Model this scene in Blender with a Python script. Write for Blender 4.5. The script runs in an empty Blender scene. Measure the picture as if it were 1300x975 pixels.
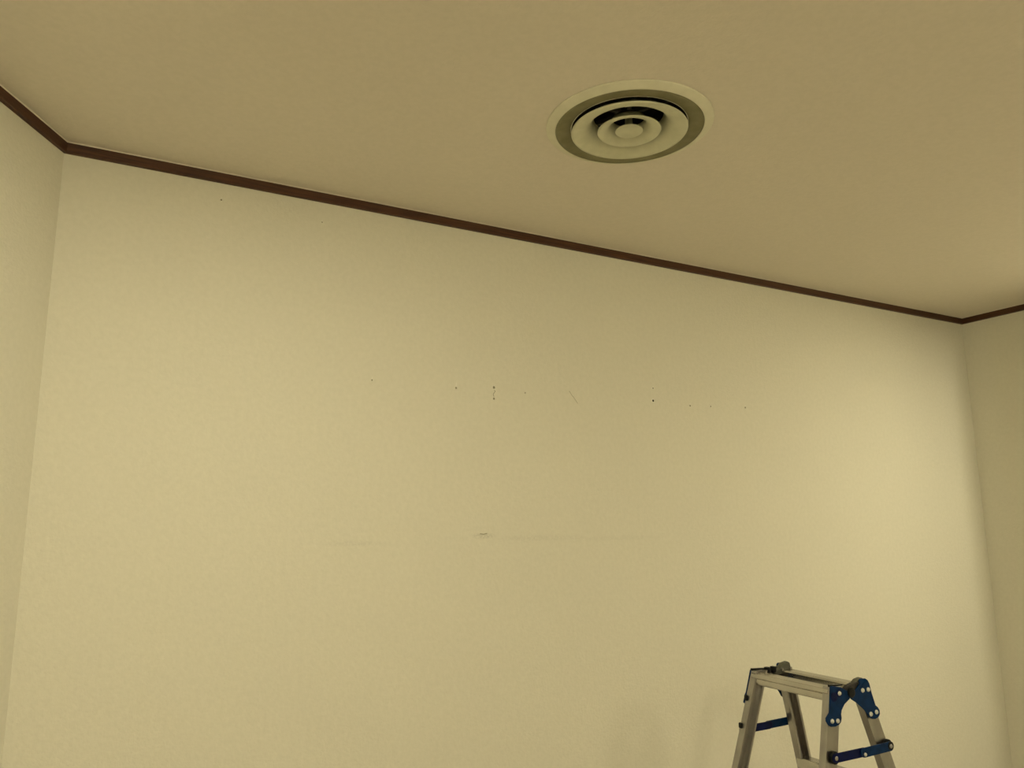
import bpy, bmesh, math, random
from mathutils import Vector, Matrix
random.seed(7)
SC = bpy.context.scene
COL = SC.collection

# ------------------------------------------------------------------ camera
EYE = 1.557                      # eye height; the floor is z = 0
F_PX, PITCH, ROLL = 984.46, 0.17857, -0.00778
cam = bpy.data.cameras.new('camera')
cam.sensor_fit = 'HORIZONTAL'; cam.sensor_width = 36.0
cam.lens = 36.0 * F_PX / 1300.0
cam.clip_start = 0.02
camo = bpy.data.objects.new('camera', cam); COL.objects.link(camo)
cp, sp_, cr, sr = math.cos(PITCH), math.sin(PITCH), math.cos(ROLL), math.sin(ROLL)
Rm = Matrix(((1, 0, 0), (0, cp, sp_), (0, -sp_, cp)))
Qm = Matrix(((cr, 0, sr), (0, 1, 0), (-sr, 0, cr)))
Cm = Qm @ Rm                     # rows: right, forward, up
right, fwd, up = Cm[0], Cm[1], Cm[2]
camo.matrix_world = Matrix(((right[0], up[0], -fwd[0], 0), (right[1], up[1], -fwd[1], 0),
                            (right[2], up[2], -fwd[2], EYE), (0, 0, 0, 1)))
SC.camera = camo

# ------------------------------------------------------------------ world, exposure
w = bpy.data.worlds.new('world'); SC.world = w; w.use_nodes = True
w.node_tree.nodes['Background'].inputs[0].default_value = (0.5, 0.48, 0.4, 1)
w.node_tree.nodes['Background'].inputs[1].default_value = 0.05
SC.view_settings.view_transform = 'Standard'
SC.view_settings.look = 'None'
SC.view_settings.exposure = -0.22
SC.view_settings.gamma = 1.0
SC.view_settings.use_curve_mapping = False
LAMP_COLOR = (1.0, 0.91, 0.645)
LAMP_POWER = 49.0                # emission strength of each diffuser
# luminaires: (metres along the back wall from its left corner, metres out from it, strength, half width)
LAMPS = [(0.45, 1.45, 0.72, 0.22), (4.016, 1.6, 1.32, 0.22)]
# opal globe lights further back: (along, out, emission)
GLOBES = [(-0.9, 5.2, 265.0), (2.0, 4.8, 125.0)]

# ------------------------------------------------------------------ helpers
def mat(name, color, rough=0.6, metal=0.0, spec=0.5, emit=None, strength=0.0):
    m = bpy.data.materials.new(name); m.use_nodes = True
    b = m.node_tree.nodes['Principled BSDF']
    b.inputs['Base Color'].default_value = (*color, 1)
    b.inputs['Roughness'].default_value = rough
    b.inputs['Metallic'].default_value = metal
    b.inputs['Specular IOR Level'].default_value = spec
    if emit:
        b.inputs['Emission Color'].default_value = (*emit, 1)
        b.inputs['Emission Strength'].default_value = strength
    return m

def nd(m, kind, **kw):
    n = m.node_tree.nodes.new(kind)
    for k, v in kw.items():
        if hasattr(n, k): setattr(n, k, v)
        else: n.inputs[k].default_value = v
    return n

def link(m, a, ao, b, bi):
    m.node_tree.links.new(a.outputs[ao], b.inputs[bi])

def noise_color(m, c0, c1, scale, detail=3, lo=0.35, hi=0.65, stretch=None):
    """mix two close colours by object-space noise"""
    tc = nd(m, 'ShaderNodeTexCoord'); n = nd(m, 'ShaderNodeTexNoise', Scale=scale, Detail=detail)
    if stretch:
        mp = nd(m, 'ShaderNodeMapping'); mp.inputs['Scale'].default_value = stretch
        link(m, tc, 'Object', mp, 'Vector'); link(m, mp, 'Vector', n, 'Vector')
    else:
        link(m, tc, 'Object', n, 'Vector')
    r = nd(m, 'ShaderNodeValToRGB')
    r.color_ramp.elements[0].position = lo; r.color_ramp.elements[0].color = (*c0, 1)
    r.color_ramp.elements[1].position = hi; r.color_ramp.elements[1].color = (*c1, 1)
    link(m, n, 'Fac', r, 'Fac')
    b = m.node_tree.nodes['Principled BSDF']
    link(m, r, 'Color', b, 'Base Color')
    return tc, n, r

def bump(m, tc, scale, strength, dist, detail=2, prev=None):
    n = nd(m, 'ShaderNodeTexNoise', Scale=scale, Detail=detail)
    link(m, tc, 'Object', n, 'Vector')
    b = nd(m, 'ShaderNodeBump', Strength=strength, Distance=dist)
    link(m, n, 'Fac', b, 'Height')
    if prev: link(m, prev, 'Normal', b, 'Normal')
    link(m, b, 'Normal', m.node_tree.nodes['Principled BSDF'], 'Normal')
    return b

def obj(name, bm, m, parent=None, smooth=False, bevel=0.0, kind=None):
    bmesh.ops.recalc_face_normals(bm, faces=bm.faces)
    me = bpy.data.meshes.new(name); bm.to_mesh(me); bm.free()
    for mm in (m if isinstance(m, (list, tuple)) else [m]): me.materials.append(mm)
    o = bpy.data.objects.new(name, me); COL.objects.link(o)
    if smooth:
        for p in me.polygons: p.use_smooth = True
    if bevel:
        bv = o.modifiers.new('bevel', 'BEVEL'); bv.width = bevel; bv.segments = 2
        bv.limit_method = 'ANGLE'; bv.angle_limit = math.radians(35)
    if parent: o.parent = parent
    if kind: o['kind'] = kind
    return o

def thing(name, label, cat, loc, rz=0, group=None):
    o = bpy.data.objects.new(name, None); COL.objects.link(o)
    o.location = loc; o.rotation_euler = (0, 0, rz); o.empty_display_size = 0.1
    o['label'] = label; o['category'] = cat
    if group: o['group'] = group
    return o

def box(bm, lo, hi, mi=0):
    x0, y0, z0 = lo; x1, y1, z1 = hi
    v = [bm.verts.new(p) for p in ((x0,y0,z0),(x1,y0,z0),(x1,y1,z0),(x0,y1,z0),(x0,y0,z1),(x1,y0,z1),(x1,y1,z1),(x0,y1,z1))]
    for f in ((0,3,2,1),(4,5,6,7),(0,1,5,4),(1,2,6,5),(2,3,7,6),(3,0,4,7)):
        bm.faces.new([v[i] for i in f]).material_index = mi

def loft(bm, rings, close=True, caps=True):
    """rings: lists of points of equal length joined by quads"""
    R = [[bm.verts.new(p) for p in r] for r in rings]
    n = len(R[0])
    for a, b in zip(R, R[1:]):
        for i in range(n if close else n - 1):
            j = (i + 1) % n
            bm.faces.new((a[i], a[j], b[j], b[i]))
    if caps:
        bm.faces.new(R[0][::-1]); bm.faces.new(R[-1])

def lathe(bm, prof, seg=96, closed=False):
    """prof: (radius, z) pairs round the z axis"""
    rings = []
    for r, z in prof:
        if r < 1e-6: rings.append([bm.verts.new((0, 0, z))])
        else: rings.append([bm.verts.new((r*math.cos(t), r*math.sin(t), z)) for t in (2*math.pi*i/seg for i in range(seg))])
    prs = list(zip(rings, rings[1:]))
    if closed: prs.append((rings[-1], rings[0]))
    for a, b in prs:
        for i in range(seg):
            j = (i+1) % seg
            if len(a) == 1 and len(b) == 1: continue
            if len(a) == 1: bm.faces.new((a[0], b[j], b[i]))
            elif len(b) == 1: bm.faces.new((a[i], a[j], b[0]))
            else: bm.faces.new((a[i], a[j], b[j], b[i]))

# ------------------------------------------------------------------ materials
WALL0, WALL1 = (0.735, 0.715, 0.605), (0.765, 0.742, 0.632)
def wallpaper(name, c0, c1, b1=0.55, marks=False):
    m = mat(name, c0, rough=0.85, spec=0.25)
    tc, n, r = noise_color(m, c0, c1, 60, 4)
    p = bump(m, tc, 110, b1, 0.0028, 3)
    bump(m, tc, 420, b1*0.6, 0.0008, 2, p)
    if marks:
        # grey rub marks on the paper, in metres along and up the wall
        b = m.node_tree.nodes['Principled BSDF']
        last = r
        for cx, cz, rx, rz, amt, col in ((1.42, 1.515, 0.050, 0.011, 0.30, (0.36, 0.35, 0.29)),
                                    (1.66, 1.505, 0.20, 0.012, 0.14, (0.42, 0.40, 0.34)),
                                    (2.02, 1.50, 0.22, 0.010, 0.10, (0.42, 0.40, 0.34)),
                                    (0.93, 1.497, 0.11, 0.010, 0.16, (0.45, 0.43, 0.36))):
            mp = nd(m, 'ShaderNodeMapping'); mp.vector_type = 'TEXTURE'
            mp.inputs['Location'].default_value = (cx, 0, cz); mp.inputs['Scale'].default_value = (rx, 1, rz)
            link(m, tc, 'Object', mp, 'Vector')
            ln = nd(m, 'ShaderNodeVectorMath', operation='LENGTH'); link(m, mp, 'Vector', ln, 0)
            mr = nd(m, 'ShaderNodeMapRange'); mr.inputs[1].default_value = 1.15; mr.inputs[2].default_value = 0.5
            mr.inputs[4].default_value = amt
            link(m, ln, 'Value', mr, 0)
            nn = nd(m, 'ShaderNodeTexNoise', Scale=130, Detail=3); link(m, tc, 'Object', nn, 'Vector')
            mu = nd(m, 'ShaderNodeMath', operation='MULTIPLY'); link(m, mr, 0, mu, 0)
            m2 = nd(m, 'ShaderNodeMapRange'); m2.inputs[1].default_value = 0.38; m2.inputs[2].default_value = 0.55
            link(m, nn, 'Fac', m2, 0); link(m, m2, 0, mu, 1)
            mx = nd(m, 'ShaderNodeMixRGB'); mx.inputs[2].default_value = (*col, 1)
            link(m, mu, 0, mx, 0); link(m, last, 'Color', mx, 1)
            last = mx
        link(m, last, 'Color', b, 'Base Color')
    return m
M_wall_b = wallpaper('wallpaper_back', WALL0, WALL1, marks=True)
M_wall = wallpaper('wallpaper', WALL0, WALL1)
M_ceil = wallpaper('ceiling_paper', (0.755, 0.70, 0.60), (0.785, 0.725, 0.625), b1=0.3)
M_floor = mat('carpet', (0.30, 0.26, 0.19), 0.95)
tc, _, _ = noise_color(M_floor, (0.50, 0.46, 0.38), (0.58, 0.53, 0.44), 240, 3); bump(M_floor, tc, 500, 0.6, 0.004)
M_wood = mat('dark_wood', (0.06, 0.02, 0.008), 0.5)
tc, _, _ = noise_color(M_wood, (0.034, 0.009, 0.002), (0.090, 0.031, 0.007), 5, 6, 0.3, 0.7, (1.5, 30, 30)); bump(M_wood, tc, 60, 0.2, 0.001)
M_caulk = mat('caulk', (0.80, 0.74, 0.62), 0.7)
M_alu = mat('aluminium', (0.62, 0.60, 0.56), 0.30, 1.0)
tc, _, _ = noise_color(M_alu, (0.32, 0.31, 0.298), (0.44, 0.428, 0.41), 9, 4, 0.3, 0.7, (3, 3, 1)); bump(M_alu, tc, 120, 0.10, 0.0006)
M_tread = mat('polished_aluminium', (0.56, 0.545, 0.51), 0.2, 1.0)
noise_color(M_tread, (0.50, 0.485, 0.46), (0.60, 0.585, 0.55), 12, 4)
M_blue = mat('blue_paint', (0.006, 0.05, 0.19), 0.42, spec=0.12)
noise_color(M_blue, (0.000, 0.016, 0.066), (0.001, 0.026, 0.100), 40, 4)
M_navy = mat('navy_paint', (0.006, 0.014, 0.09), 0.42, spec=0.12)
noise_color(M_navy, (0.001, 0.004, 0.042), (0.002, 0.007, 0.068), 40, 4)
M_black = mat('black_plastic', (0.004, 0.005, 0.006), 0.4, spec=0.2)
M_cast = mat('grey_casting', (0.09, 0.09, 0.07), 0.5, 0.3)
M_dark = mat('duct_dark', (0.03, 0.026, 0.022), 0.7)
M_rivet = mat('rivet_steel', (0.78, 0.78, 0.76), 0.3, 0.8)
M_vent = mat('vent_enamel', (0.62, 0.62, 0.45), 0.45)
noise_color(M_vent, (0.60, 0.60, 0.43), (0.66, 0.655, 0.48), 30, 4)
M_flange = mat('flange_enamel', (0.72, 0.70, 0.55), 0.45)
noise_color(M_flange, (0.70, 0.68, 0.52), (0.75, 0.73, 0.57), 30, 4)
M_band = mat('dark_band_enamel', (0.2, 0.19, 0.11), 0.75)  # darker grey-brown tone for the vent's inner band
noise_color(M_band, (0.205, 0.195, 0.10), (0.26, 0.245, 0.14), 22, 5)
M_hole = mat('hole_dark', (0.05, 0.045, 0.03), 0.9)
M_torn = mat('torn_paper', (0.82, 0.80, 0.70), 0.9)
M_white = mat('white_metal', (0.8, 0.79, 0.75), 0.4)

# ------------------------------------------------------------------ room shell
CEIL = EYE + 1.15
C1 = Vector((-1.35213, 2.18670)); C2 = Vector((2.60640, 4.35935))
LA, RA = -1.57907, -1.06446
P3 = C2 + 7.4*Vector((math.cos(RA), math.sin(RA)))
P4 = C1 + 6.0*Vector((math.cos(LA), math.sin(LA)))
POLY = [C1, C2, P3, P4]          # clockwise from above
D_ = (C2 - C1).normalized(); N_ = Vector((D_.y, -D_.x))   # along / out of the back wall
def wpos(s, n, z=0): p = C1 + D_*s + N_*n; return Vector((p.x, p.y, z))
BACK_RZ = math.atan2(D_.y, D_.x)

def inset(o):
    """room polygon moved inwards by o (mitred corners)"""
    out = []
    for i, p in enumerate(POLY):
        a = (p - POLY[i-1]).normalized(); b = (POLY[(i+1) % 4] - p).normalized()
        na = Vector((a.y, -a.x)); nb = Vector((b.y, -b.x))
        k = o / (1 + na.dot(nb))
        out.append(p + (na + nb)*k)
    return out

def wall(name, i, m):
    a, b = POLY[i], POLY[(i+1) % 4]
    d = (b - a); L = d.length; rz = math.atan2(d.y, d.x)
    bm = bmesh.new(); 
    ext = 0.0
    box(bm, (-ext, 0, 0), (L+ext, 0.1, CEIL+0.0))
    o = obj(name, bm, m, kind='structure'); o.location = (a.x, a.y, 0); o.rotation_euler = (0, 0, rz)
    return o
W_back = wall('wall_back', 0, M_wall_b); wall('wall_right', 1, M_wall); wall('wall_rear', 2, M_wall); wall('wall_left', 3, M_wall)

# unseen block added on the right wall just past the frame; it shades the corner from the nearest light
rd = (P3 - C2).normalized(); rn = Vector((rd.y, -rd.x))
bm = bmesh.new(); box(bm, (0.55, -0.222, 0), (0.95, 0.0, CEIL))
o = obj('added_shade_block', bm, M_wall, kind='structure'); o.location = (C2.x, C2.y, 0); o.rotation_euler = (0, 0, math.atan2(rd.y, rd.x))
bm = bmesh.new()
outer = inset(-0.12)
loft(bm, [[(p.x, p.y, -0.1) for p in outer], [(p.x, p.y, 0) for p in outer]])
obj('floor', bm, M_floor, kind='structure')

VX, VY, VR = 0.34956, 2.10964, 0.24343      # vent centre and flange radius
NECK = 0.192
bm = bmesh.new()
ov = [bm.verts.new((p.x, p.y, CEIL)) for p in outer]
iv = [bm.verts.new((VX + NECK*math.cos(t), VY + NECK*math.sin(t), CEIL)) for t in (2*math.pi*i/96 for i in range(96))]
es = [bm.edges.new((ov[i], ov[(i+1) % 4])) for i in range(4)] + [bm.edges.new((iv[i], iv[(i+1) % 96])) for i in range(96)]
bmesh.ops.triangle_fill(bm, use_beauty=True, edges=es)
r = bmesh.ops.extrude_face_region(bm, geom=list(bm.faces))
bmesh.ops.translate(bm, verts=[v for v in r['geom'] if isinstance(v, bmesh.types.BMVert)], vec=(0, 0, 0.02))
obj('ceiling', bm, M_ceil, kind='structure')

def run(name, i, prof, m, parent=None, kind='structure', bevel=0):
    """profile (inset, z) swept along wall i with mitred ends, in the wall's own frame"""
    a, b = POLY[i], POLY[(i+1) % 4]; d = b - a; rz = math.atan2(d.y, d.x)
    M = Matrix.Translation((a.x, a.y, 0)) @ Matrix.Rotation(rz, 4, 'Z'); Mi = M.inverted()
    r0, r1 = [], []
    for o, z in prof:
        q = inset(o)
        r0.append(Mi @ Vector((q[i].x, q[i].y, z))); r1.append(Mi @ Vector((q[(i+1) % 4].x, q[(i+1) % 4].y, z)))
    bm = bmesh.new(); loft(bm, [r0, r1])
    ob = obj(name, bm, m, parent, kind=kind, bevel=bevel)
    if not parent: ob.location = (a.x, a.y, 0); ob.rotation_euler = (0, 0, rz)
    return ob
for i, nm in enumerate(('back', 'right', 'rear', 'left')):
    t_ = run('trim_%d' % (i+1), i, [(0.0, CEIL-0.0345), (0.0105, CEIL-0.0335), (0.0125, CEIL-0.031), (0.0125, CEIL-0.004),
                                 (0.0115, CEIL-0.0025), (0.0, CEIL-0.0025)], M_wood)
    run('caulk_bead', i, [(0.0, CEIL-0.0025), (0.0125, CEIL-0.0025), (0.0145, CEIL), (0.0, CEIL)], M_caulk, t_, kind=None)
    run('baseboard_' + nm, i, [(0.0, 0.0), (0.012, 0.0), (0.012, 0.072), (0.008, 0.078), (0.0, 0.078)], M_wood)

# marks left on the back wall: pin holes with torn paper rims (wall frame: x along, -y into the room)
def nail_hole(s, z, r=0.0035, lift=0.0, dark=1.0, tear=0.0):
    rnd = random.Random(int(s*1000))
    bm = bmesh.new(); n = 14
    def ring(rad, y, wob=0.0):
        return [(s + rad*(1+rnd.uniform(-wob, wob))*math.cos(2*math.pi*k/n), y, z + rad*(1+rnd.uniform(-wob, wob))*math.sin(2*math.pi*k/n)) for k in range(n)]
    r0 = ring(r*2.0, 0.0, .2); r1 = ring(r*1.3, -0.0022, .2); r2 = ring(r, -0.0004)
    V = [[bm.verts.new(p) for p in q] for q in (r0, r1, r2)]
    for a, b in zip(V, V[1:]):
        for k in range(n): bm.faces.new((a[k], a[(k+1) % n], b[(k+1) % n], b[k])).material_index = 1
    bm.faces.new(V[2]).material_index = 0
    if tear:   # flap of lifted paper above the hole
        f = [bm.verts.new(p) for p in ((s-r*.8, -0.0003, z+r*1.4), (s+r*.8, -0.0003, z+r*1.4), (s+r*.5, -0.0025, z+r*1.4+tear*1.2), (s-r*.2, -0.002, z+r*1.4+tear*1.1))]
        bm.faces.new(f).material_index = 1
    return obj('nail_hole', bm, [M_hole if dark > .5 else M_smudge, M_torn], W_back)
M_smudge = mat('hole_faint', (0.33, 0.31, 0.22), 0.9)
for s, z, r, dk, tr in ((0.985, 2.055, .0028, 0, .008), (1.307, 2.052, .0040, 0, .012), (1.464, 2.066, .0050, 0, 0), (1.464, 2.023, .0045, 0, 0),
                        (1.60, 2.055, .0028, 0, 0), (2.228, 2.122, .0035, 0, .004), (2.226, 2.068, .0050, 1, .003),
                        (2.430, 2.060, .0045, 0, .005), (2.549, 2.065, .0040, 0, 0), (2.759, 2.073, .0042, 0, .005),
                        (0.455, 2.615, .0032, 0, .005), (0.79, 2.60, .0026, 0, .004)):
    nail_hole(s, z, r, 0, dk, tr)
def scratch(pts, wid):
    bm = bmesh.new()
    for (s0, z0), (s1, z1) in zip(pts, pts[1:]):
        d = Vector((s1-s0, z1-z0)).normalized(); nx, nz = -d.y*wid/2, d.x*wid/2
        loft(bm, [[(s0-nx, 0, z0-nz), (s0, -0.0006, z0), (s0+nx, 0, z0+nz)], [(s1-nx, 0, z1-nz), (s1, -0.0006, z1), (s1+nx, 0, z1+nz)]])
    obj('scratch', bm, M_smudge, W_back)
scratch([(1.455, 2.064), (1.470, 2.052), (1.461, 2.040), (1.467, 2.024)], .0022)
scratch([(1.803, 2.078), (1.815, 2.062), (1.822, 2.056), (1.842, 2.030)], .0018)
scratch([(1.405, 1.523), (1.42, 1.521), (1.434, 1.524)], .003)

# ------------------------------------------------------------------ ceiling lights (behind the camera's view)
lamp_names = ['white recessed ceiling light nearest the left end of the long wall', 'white recessed ceiling light nearest the right end of the long wall',
              'white ceiling light at the back of the room, by the left wall', 'white ceiling light in the middle of the back of the room']
for i, (s, n, k, hw) in enumerate(LAMPS):
    p = wpos(s, n, CEIL)
    t = thing('ceiling_light', lamp_names[i], 'light', p, BACK_RZ + math.pi/2, 'ceiling lights')
    bm = bmesh.new()
    L, W, hgt, th = hw, hw, 0.030, 0.012
    box(bm, (-L, -W, -hgt), (L, -W+th, 0)); box(bm, (-L, W-th, -hgt), (L, W, 0))
    box(bm, (-L, -W+th, -hgt), (-L+th, W-th, 0)); box(bm, (L-th, -W+th, -hgt), (L, W-th, 0))
    obj('frame', bm, M_white, t)
    bm = bmesh.new(); box(bm, (-L+th, -W+th, -hgt+.012), (L-th, W-th, -hgt+.018))
    m = mat('diffuser_%d' % i, (0.8, 0.8, 0.8), 0.5, emit=LAMP_COLOR, strength=LAMP_POWER*k)
    obj('diffuser', bm, m, t)

for i, (s, n, e) in enumerate(GLOBES):
    t = thing('globe_light', ('white opal globe light at the back of the room, by the left wall', 'white opal globe light in the middle of the back of the room')[i],
              'light', wpos(s, n, CEIL), 0, 'globe ceiling lights')
    bm = bmesh.new(); lathe(bm, [(0, 0), (.05, 0), (.055, -.01), (.05, -.03), (.02, -.045), (.018, -.075), (0, -.075)], 32)
    obj('ceiling_rose', bm, M_white, t, smooth=True)
    bm = bmesh.new(); lathe(bm, [(.09*math.sin(math.pi*k/16), -.155 + .09*math.cos(math.pi*k/16)) for k in range(17)], 32)
    obj('globe', bm, mat('opal_glass_%d' % i, (.8, .8, .8), .4, emit=LAMP_COLOR, strength=e), t, smooth=True)

# ------------------------------------------------------------------ round ceiling vent
V = thing('ceiling_vent', 'round cream ceiling air vent with nested cone rings and a dark grey-brown band', 'vent', (VX, VY, CEIL))
bm = bmesh.new()
lathe(bm, [(0.2434, 0.0), (0.2432, -0.0028), (0.2400, -0.0044), (0.232, -0.0070), (0.224, -0.0108), (0.2185, -0.0134), (0.2165, -0.0137), (0.2160, -0.0125), (0.2165, 0.0)], closed=True)
obj('flange', bm, M_flange, V, smooth=True)
bm = bmesh.new()
lathe(bm, [(0.2160, -0.0127), (0.204, -0.0098), (0.190, -0.0068), (0.180, -0.0066), (0.1705, -0.0062), (0.1695, -0.005), (0.1695, 0.003), (0.190, -0.001), (0.2155, -0.001)], closed=True)
o = obj('dark_band', bm, M_band, V, smooth=True); o['label'] = 'dark grey-brown inner band'
bm = bmesh.new()
lathe(bm, [(0.1685, -0.0066), (0.1712, -0.0072), (0.1712, -0.0050), (0.1685, -0.0050)], closed=True)
obj('neck_rim', bm, M_flange, V, smooth=True)
bm = bmesh.new()
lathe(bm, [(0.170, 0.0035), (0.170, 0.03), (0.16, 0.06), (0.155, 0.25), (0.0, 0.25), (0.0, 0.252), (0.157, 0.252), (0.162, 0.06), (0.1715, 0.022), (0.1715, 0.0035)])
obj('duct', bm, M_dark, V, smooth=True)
def cone(name, prof, thick, m=M_vent):
    up_ = [(r + thick*0.5, z + thick) for r, z in prof[::-1]]
    bm = bmesh.new(); lathe(bm, prof + up_, closed=True)
    return obj(name, bm, m, V, smooth=True)
cone('outer_cone', [(0.1693, -0.0205), (0.1680, -0.0222), (0.160, -0.0212), (0.148, -0.0190), (0.134, -0.0150), (0.122, -0.0085), (0.113, 0.0010), (0.106, 0.014), (0.102, 0.030)], 0.0016)
cone('inner_cone', [(0.0924, -0.0192), (0.0912, -0.0206), (0.084, -0.0196), (0.074, -0.0165), (0.064, -0.0110), (0.056, -0.0030), (0.050, 0.008), (0.047, 0.022)], 0.0016)
bm = bmesh.new()
lathe(bm, [(0.0, -0.0165), (0.022, -0.0168), (0.033, -0.0182), (0.0380, -0.0194), (0.0398, -0.0188), (0.0400, -0.0170), (0.036, -0.013), (0.012, -0.010), (0.009, 0.06), (0.0, 0.06)], 48)
obj('centre_cap', bm, M_vent, V, smooth=True)
bm = bmesh.new()
for k in range(3):
    a = math.radians(25 + 60*k); c, s_ = math.cos(a), math.sin(a)
    loft(bm, [[(-c*.165 + sgn*s_*.006, -s_*.165 - sgn*c*.006, zz) for sgn, zz in ((-1, .033), (1, .033), (1, .045), (-1, .045))],
              [(c*.165 + sgn*s_*.006, s_*.165 - sgn*c*.006, zz) for sgn, zz in ((-1, .033), (1, .033), (1, .045), (-1, .045))]])
obj('support_spider', bm, M_dark, V)

# ------------------------------------------------------------------ folding stepladder
LH = 1.11                                     # height of the rail tops
PSI = 2.64051
LAD = thing('folding_stepladder', 'folding aluminium stepladder with blue hinge plates and blue spreader bars', 'ladder',
            (0.86988, 2.42717, 0), math.atan2(math.sin(PSI), -math.cos(PSI)))
A_, S_, G_, T_, B_, CF = 0.14494, 0.08283, 0.02914, 0.29680, 0.04553, 0.02243
def lp(u, w_, d):     # u towards the camera side, w along the back wall, d below the rail tops
    return (w_, -u, LH - d)
def rail(su, sw):
    th = 0.0022; lip = 0.008
    # channel outline in (inward from web face, across the rail) coordinates, web outside
    sec = [(0, 0), (CF, 0), (CF, lip), (CF-th, lip), (CF-th, th), (th, th), (th, B_*.38), (th+.002, B_*.42), (th+.002, B_*.58), (th, B_*.62),
           (th, B_-th), (CF-th, B_-th), (CF-th, B_-lip), (CF, B_-lip), (CF, B_), (0, B_)]
    rings = []
    for d in (0.004, LH-0.03):
        rings.append([lp(su*(A_ + S_*d - x), sw*(G_ + T_*d + y), d) for x, y in sec])
    bm = bmesh.new(); loft(bm, rings)
    r = obj('rail', bm, M_alu, LAD)
    bm = bmesh.new(); rr = []
    for d in (LH-0.06, LH):
        rr.append([lp(su*(A_ + S_*d - x), sw*(G_ + T_*d + y), d) for x, y in ((-.004, -.004), (CF+.003, -.004), (CF+.003, B_+.004), (-.004, B_+.004))])
    loft(bm, rr); obj('rubber_foot', bm, M_black, r, bevel=.003)
    return r
rails = {(su, sw): rail(su, sw) for su in (-1, 1) for sw in (-1, 1)}
def tread(sw, d, top=False):
    hh = 0.033 if top else 0.030
    w0 = sw*(G_ + T_*d + .001); w1 = sw*(G_ + T_*(d+hh*.3) + B_ + (.001 if top else -.002))
    u0 = A_ + S_*d - .004
    bm = bmesh.new()
    # tread profile across w: flat ribbed top with rounded nose on both sides
    e = (w1 - w0)
    prof = []
    nrib = 6
    prof += [(w0, d+hh), (w0, d+.004), (w0+e*.05, d+.001)]
    for k in range(nrib):
        a = .10 + .8*k/nrib
        prof += [(w0+e*a, d+.001), (w0+e*(a+.02), d), (w0+e*(a+.10), d), (w0+e*(a+.12), d+.001)]
    prof += [(w0+e*.93, d+.001), (w0+e*.965, d+.002), (w0+e*1.0, d+.0045), (w0+e*1.02, d+.008), (w0+e*1.02, d+.011), (w0+e*.995, d+.0135), (w0+e*.955, d+.0155), (w0+e*.955, d+.018), (w0+e*.985, d+.021), (w0+e*.99, d+.026), (w0+e*.965, d+hh-.002), (w0+e*.93, d+hh)]
    loft(bm, [[lp(-u0, x, y) for x, y in prof], [lp(u0, x, y) for x, y in prof]])
    t = obj('tread', bm, M_tread, LAD)
    return t
for sw in (-1, 1):
    for k, d in enumerate((0.010, 0.285, 0.565, 0.845)): tread(sw, d, k == 0)

def plate(pts, su, u0, thick, name, m, parent=LAD, bevel=.0012, lean=S_):
    """flat plate outline (w, d) standing outside the rail webs"""
    bm = bmesh.new()
    loft(bm, [[lp(su*(A_ + lean*d + u0), x, d) for x, d in pts], [lp(su*(A_ + lean*d + u0 + thick), x, d) for x, d in pts]])
    return obj(name, bm, m, parent, bevel=bevel)
def disc(bm, su, x, d, r, u0, thick, dome=0.0, seg=20, lean=S_):
    ub = A_ + lean*d + u0
    rings = [[lp(su*(ub+h), x + rr*math.cos(t), d + rr*math.sin(t)) for t in (2*math.pi*i/seg for i in range(seg))]
             for rr, h in ((r, 0), (r, thick), (r*.75, thick+dome), (r*.3, thick+dome*1.35))]
    loft(bm, rings)
def rivet(su, x, d, r=.0062, u0=.0045, parent=None, m=None, thick=.0018, dome=.0022):
    bm = bmesh.new(); disc(bm, su, x, d, r, u0, thick, dome)
    return obj('rivet', bm, m or M_rivet, parent, smooth=False)
FRONT = [(-.0785, .0030), (-.074, .0010), (-.036, .0080), (-.0266, .0130), (-.012, .020), (-.004, .030), (-.0061, .0410), (-.0312, .0530), (-.0450, .0660), (-.0500, .0760),
         (-.0500, .0860), (-.0550, .0960), (-.0640, .1015), (-.0800, .1045), (-.0960, .1030), (-.1070, .0965), (-.1130, .0870), (-.1120, .0790), (-.1040, .0730), (-.0960, .0670)]
REAR = [(.0395, .0060), (.0385, -.0040), (.0440, -.0075), (.0660, -.0060), (.0750, -.0010), (.0800, .0080), (.0835, .0320), (.0925, .0680), (.1010, .0740), (.1065, .0830), (.1055, .0930), (.0970, .1000), (.0830, .1035), (.0690, .1015), (.0590, .0960), (.0520, .0860),
        (.0440, .0760), (.0200, .0562), (-.0040, .0420), (-.0100, .0330), (-.0070, .0230), (.0040, .0170), (.0180, .0210)]
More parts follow.
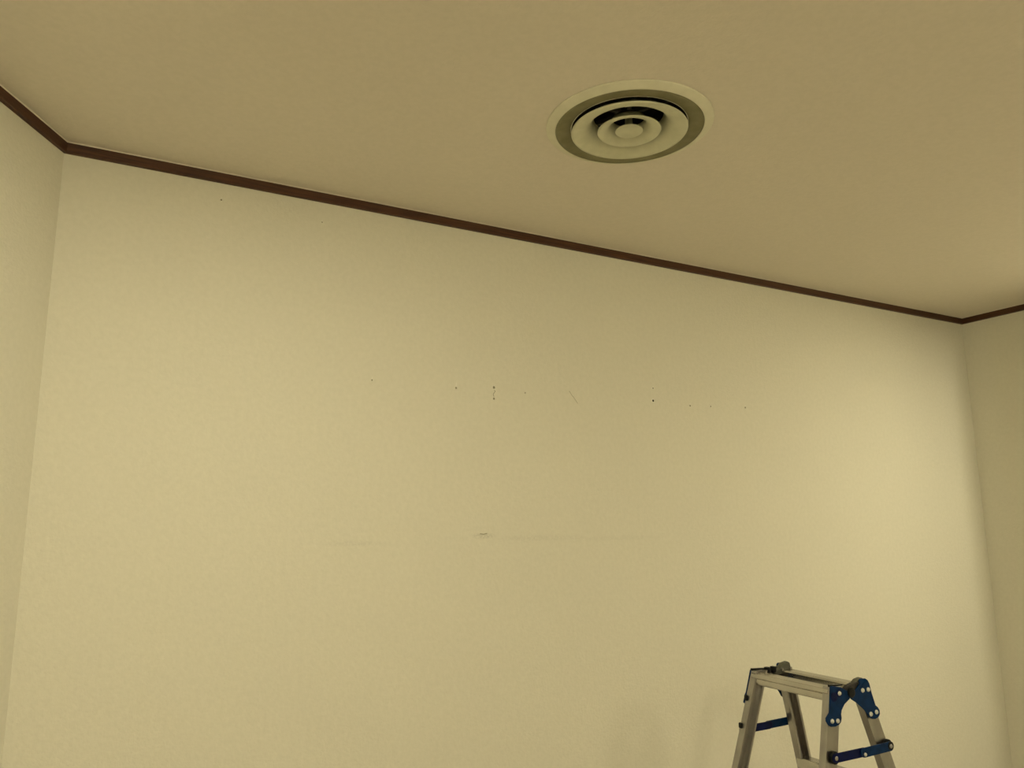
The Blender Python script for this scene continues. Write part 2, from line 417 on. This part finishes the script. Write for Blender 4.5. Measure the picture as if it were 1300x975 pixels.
for su in (1, -1):
    f = plate(FRONT if su > 0 else [(max(x, -(G_ + T_*d + B_) - .004), d) for x, d in FRONT], su, .001, .0035, 'hinge_plate', M_blue); f['label'] = 'blue painted steel hinge plate'
    for x, d in ((-.0474, .0224), (-.0909, .0892), (-.0691, .0908)): rivet(su, x, d, parent=f)
    bm = bmesh.new(); disc(bm, su, -.070, .030, .013, .0042, .0012, .0004); disc(bm, su, -.0474, .0224, .011, .0042, .0010, .0004)
    obj('pressed_boss', bm, M_navy, f)
    r_ = plate(REAR, su, .004, .0035, 'hinge_plate', M_blue); r_['label'] = 'blue painted steel hinge plate with raised top'
    for x, d in ((.0461, .0237), (.0696, .0239), (.0657, .0881), (.0901, .0856)): rivet(su, x, d, u0=.0072, parent=r_)
    # folded top rib of the rear plate
    bm = bmesh.new()
    loft(bm, [[lp(su*(A_+.0075), x, d) for x, d in ((.0400, .0150), (.0420, .0180), (.0690, -.0010), (.0665, -.0040))],
              [lp(su*(A_+.0095), x, d) for x, d in ((.0405, .0155), (.0415, .0172), (.0680, -.0015), (.0668, -.0030))]])
    obj('plate_rib', bm, M_blue, r_)
    # hinge lock: dark cast block with a round pivot
    bm = bmesh.new()
    hp = [(-.0150, .0140), (-.0060, .0080), (.0120, .0040), (.0340, .0010), (.0400, .0060), (.0400, .0300), (.0300, .0400), (.0060, .0360), (-.0100, .0300)]
    loft(bm, [[lp(su*(A_-.010), x, d) for x, d in hp], [lp(su*(A_+.0035), x, d) for x, d in hp]])
    h = obj('hinge_block', bm, M_dark, LAD, bevel=.002); h['label'] = 'dark hinge lock block'
    bm = bmesh.new(); disc(bm, su, .000, .0250, .0135, .0040, .0050, .0010); obj('pivot', bm, M_black, h)
    bm = bmesh.new()
    for x in (() if su > 0 else (-.022, .004)):
        box(bm, (x-.007, min(-su*(A_-.020), -su*(A_-.004)), LH-.016), (x+.007, max(-su*(A_-.020), -su*(A_-.004)), LH+.003))
    if su < 0: obj('hinge_knuckle', bm, M_black, h, bevel=.003)
    else: bm.free()
    # cast head on the rear rail
    bm = bmesh.new()
    cp_ = [(.004, .012), (.024, .004), (.046, -.0095), (.064, -.0125), (.0715, -.0090), (.075, .012), (.075, .022), (.004, .022)]
    loft(bm, [[lp(su*(A_-.001), x, d + (0 if su < 0 else .006)) for x, d in cp_], [lp(su*(A_-.020), x, d + (0 if su < 0 else .006)) for x, d in cp_]])
    obj('rail_head', bm, M_cast, rails[(su, 1)], bevel=.003)
    # end cap on the front rail top
    bm = bmesh.new()
    cpts = [(-(G_+B_)-.003, -.002), (-(G_)+.004, .001), (-(G_)+.004, .0045), (-(G_+B_)-.003, .0045)]
    loft(bm, [[lp(su*(A_+.003), x, d) for x, d in cpts], [lp(su*(A_-.005), x, d) for x, d in cpts]])
    obj('rail_cap', bm, M_black, rails[(su, -1)], bevel=.001)
    if su < 0:
        for d in (.082, .160):     # bolt heads on the outer flange of the far front rail
            bm = bmesh.new(); xw = -(G_ + T_*d + B_); yy = A_ + S_*d - .004
            box(bm, (xw-.007, yy-.006, LH-d-.008), (xw+.001, yy+.006, LH-d+.008))
            obj('bolt_head', bm, M_black, rails[(su, -1)], bevel=.003)
    # spreader bars
    def bar(x0, d0, x1, d1, wd, u0, name, m):
        dx, dd = x1-x0, d1-d0; L = math.hypot(dx, dd); tx, td = dx/L, dd/L; nx, ndd = -td, tx
        pts = []
        for k in range(9):
            a = math.pi/2 + math.pi*k/8
            pts.append((x0 + wd/2*(math.cos(a)*tx + math.sin(a)*nx), d0 + wd/2*(math.cos(a)*td + math.sin(a)*ndd)))
        for k in range(9):
            a = -math.pi/2 + math.pi*k/8
            pts.append((x1 + wd/2*(math.cos(a)*tx + math.sin(a)*nx), d1 + wd/2*(math.cos(a)*td + math.sin(a)*ndd)))
        return plate(pts, su, u0, .0035, name, m, bevel=.001)
    b1 = bar(-.1040, .1790, .0120, .1790, .0235, .008, 'spreader_bar', M_navy); b1['label'] = 'navy half of the folding spreader bar'
    b2 = bar(.0060, .1790, .1180, .1770, .0245, .0125, 'spreader_bar', M_blue); b2['label'] = 'blue half of the folding spreader bar'
    rivet(su, .0075, .1830, .0048, .016, b2, M_rivet)
    for (x, d, par, u0) in ((-.1020, .1790, b1, .001), (.1185, .1765, b2, .001)):
        bm = bmesh.new(); disc(bm, su, x, d, .0165, u0, .0085, .0)
        obj('pivot_cap', bm, M_black, par, bevel=.0015)
        rivet(su, x, d, .0058, .0165 if par is b2 else .0120, par, M_alu, thick=.001, dome=.0015)
    bm = bmesh.new()
    disc(bm, su, .1185, .1765, .0120, .0155, .0012, .0); obj('pivot_washer', bm, M_black, b2)

bpy.context.view_layer.update()
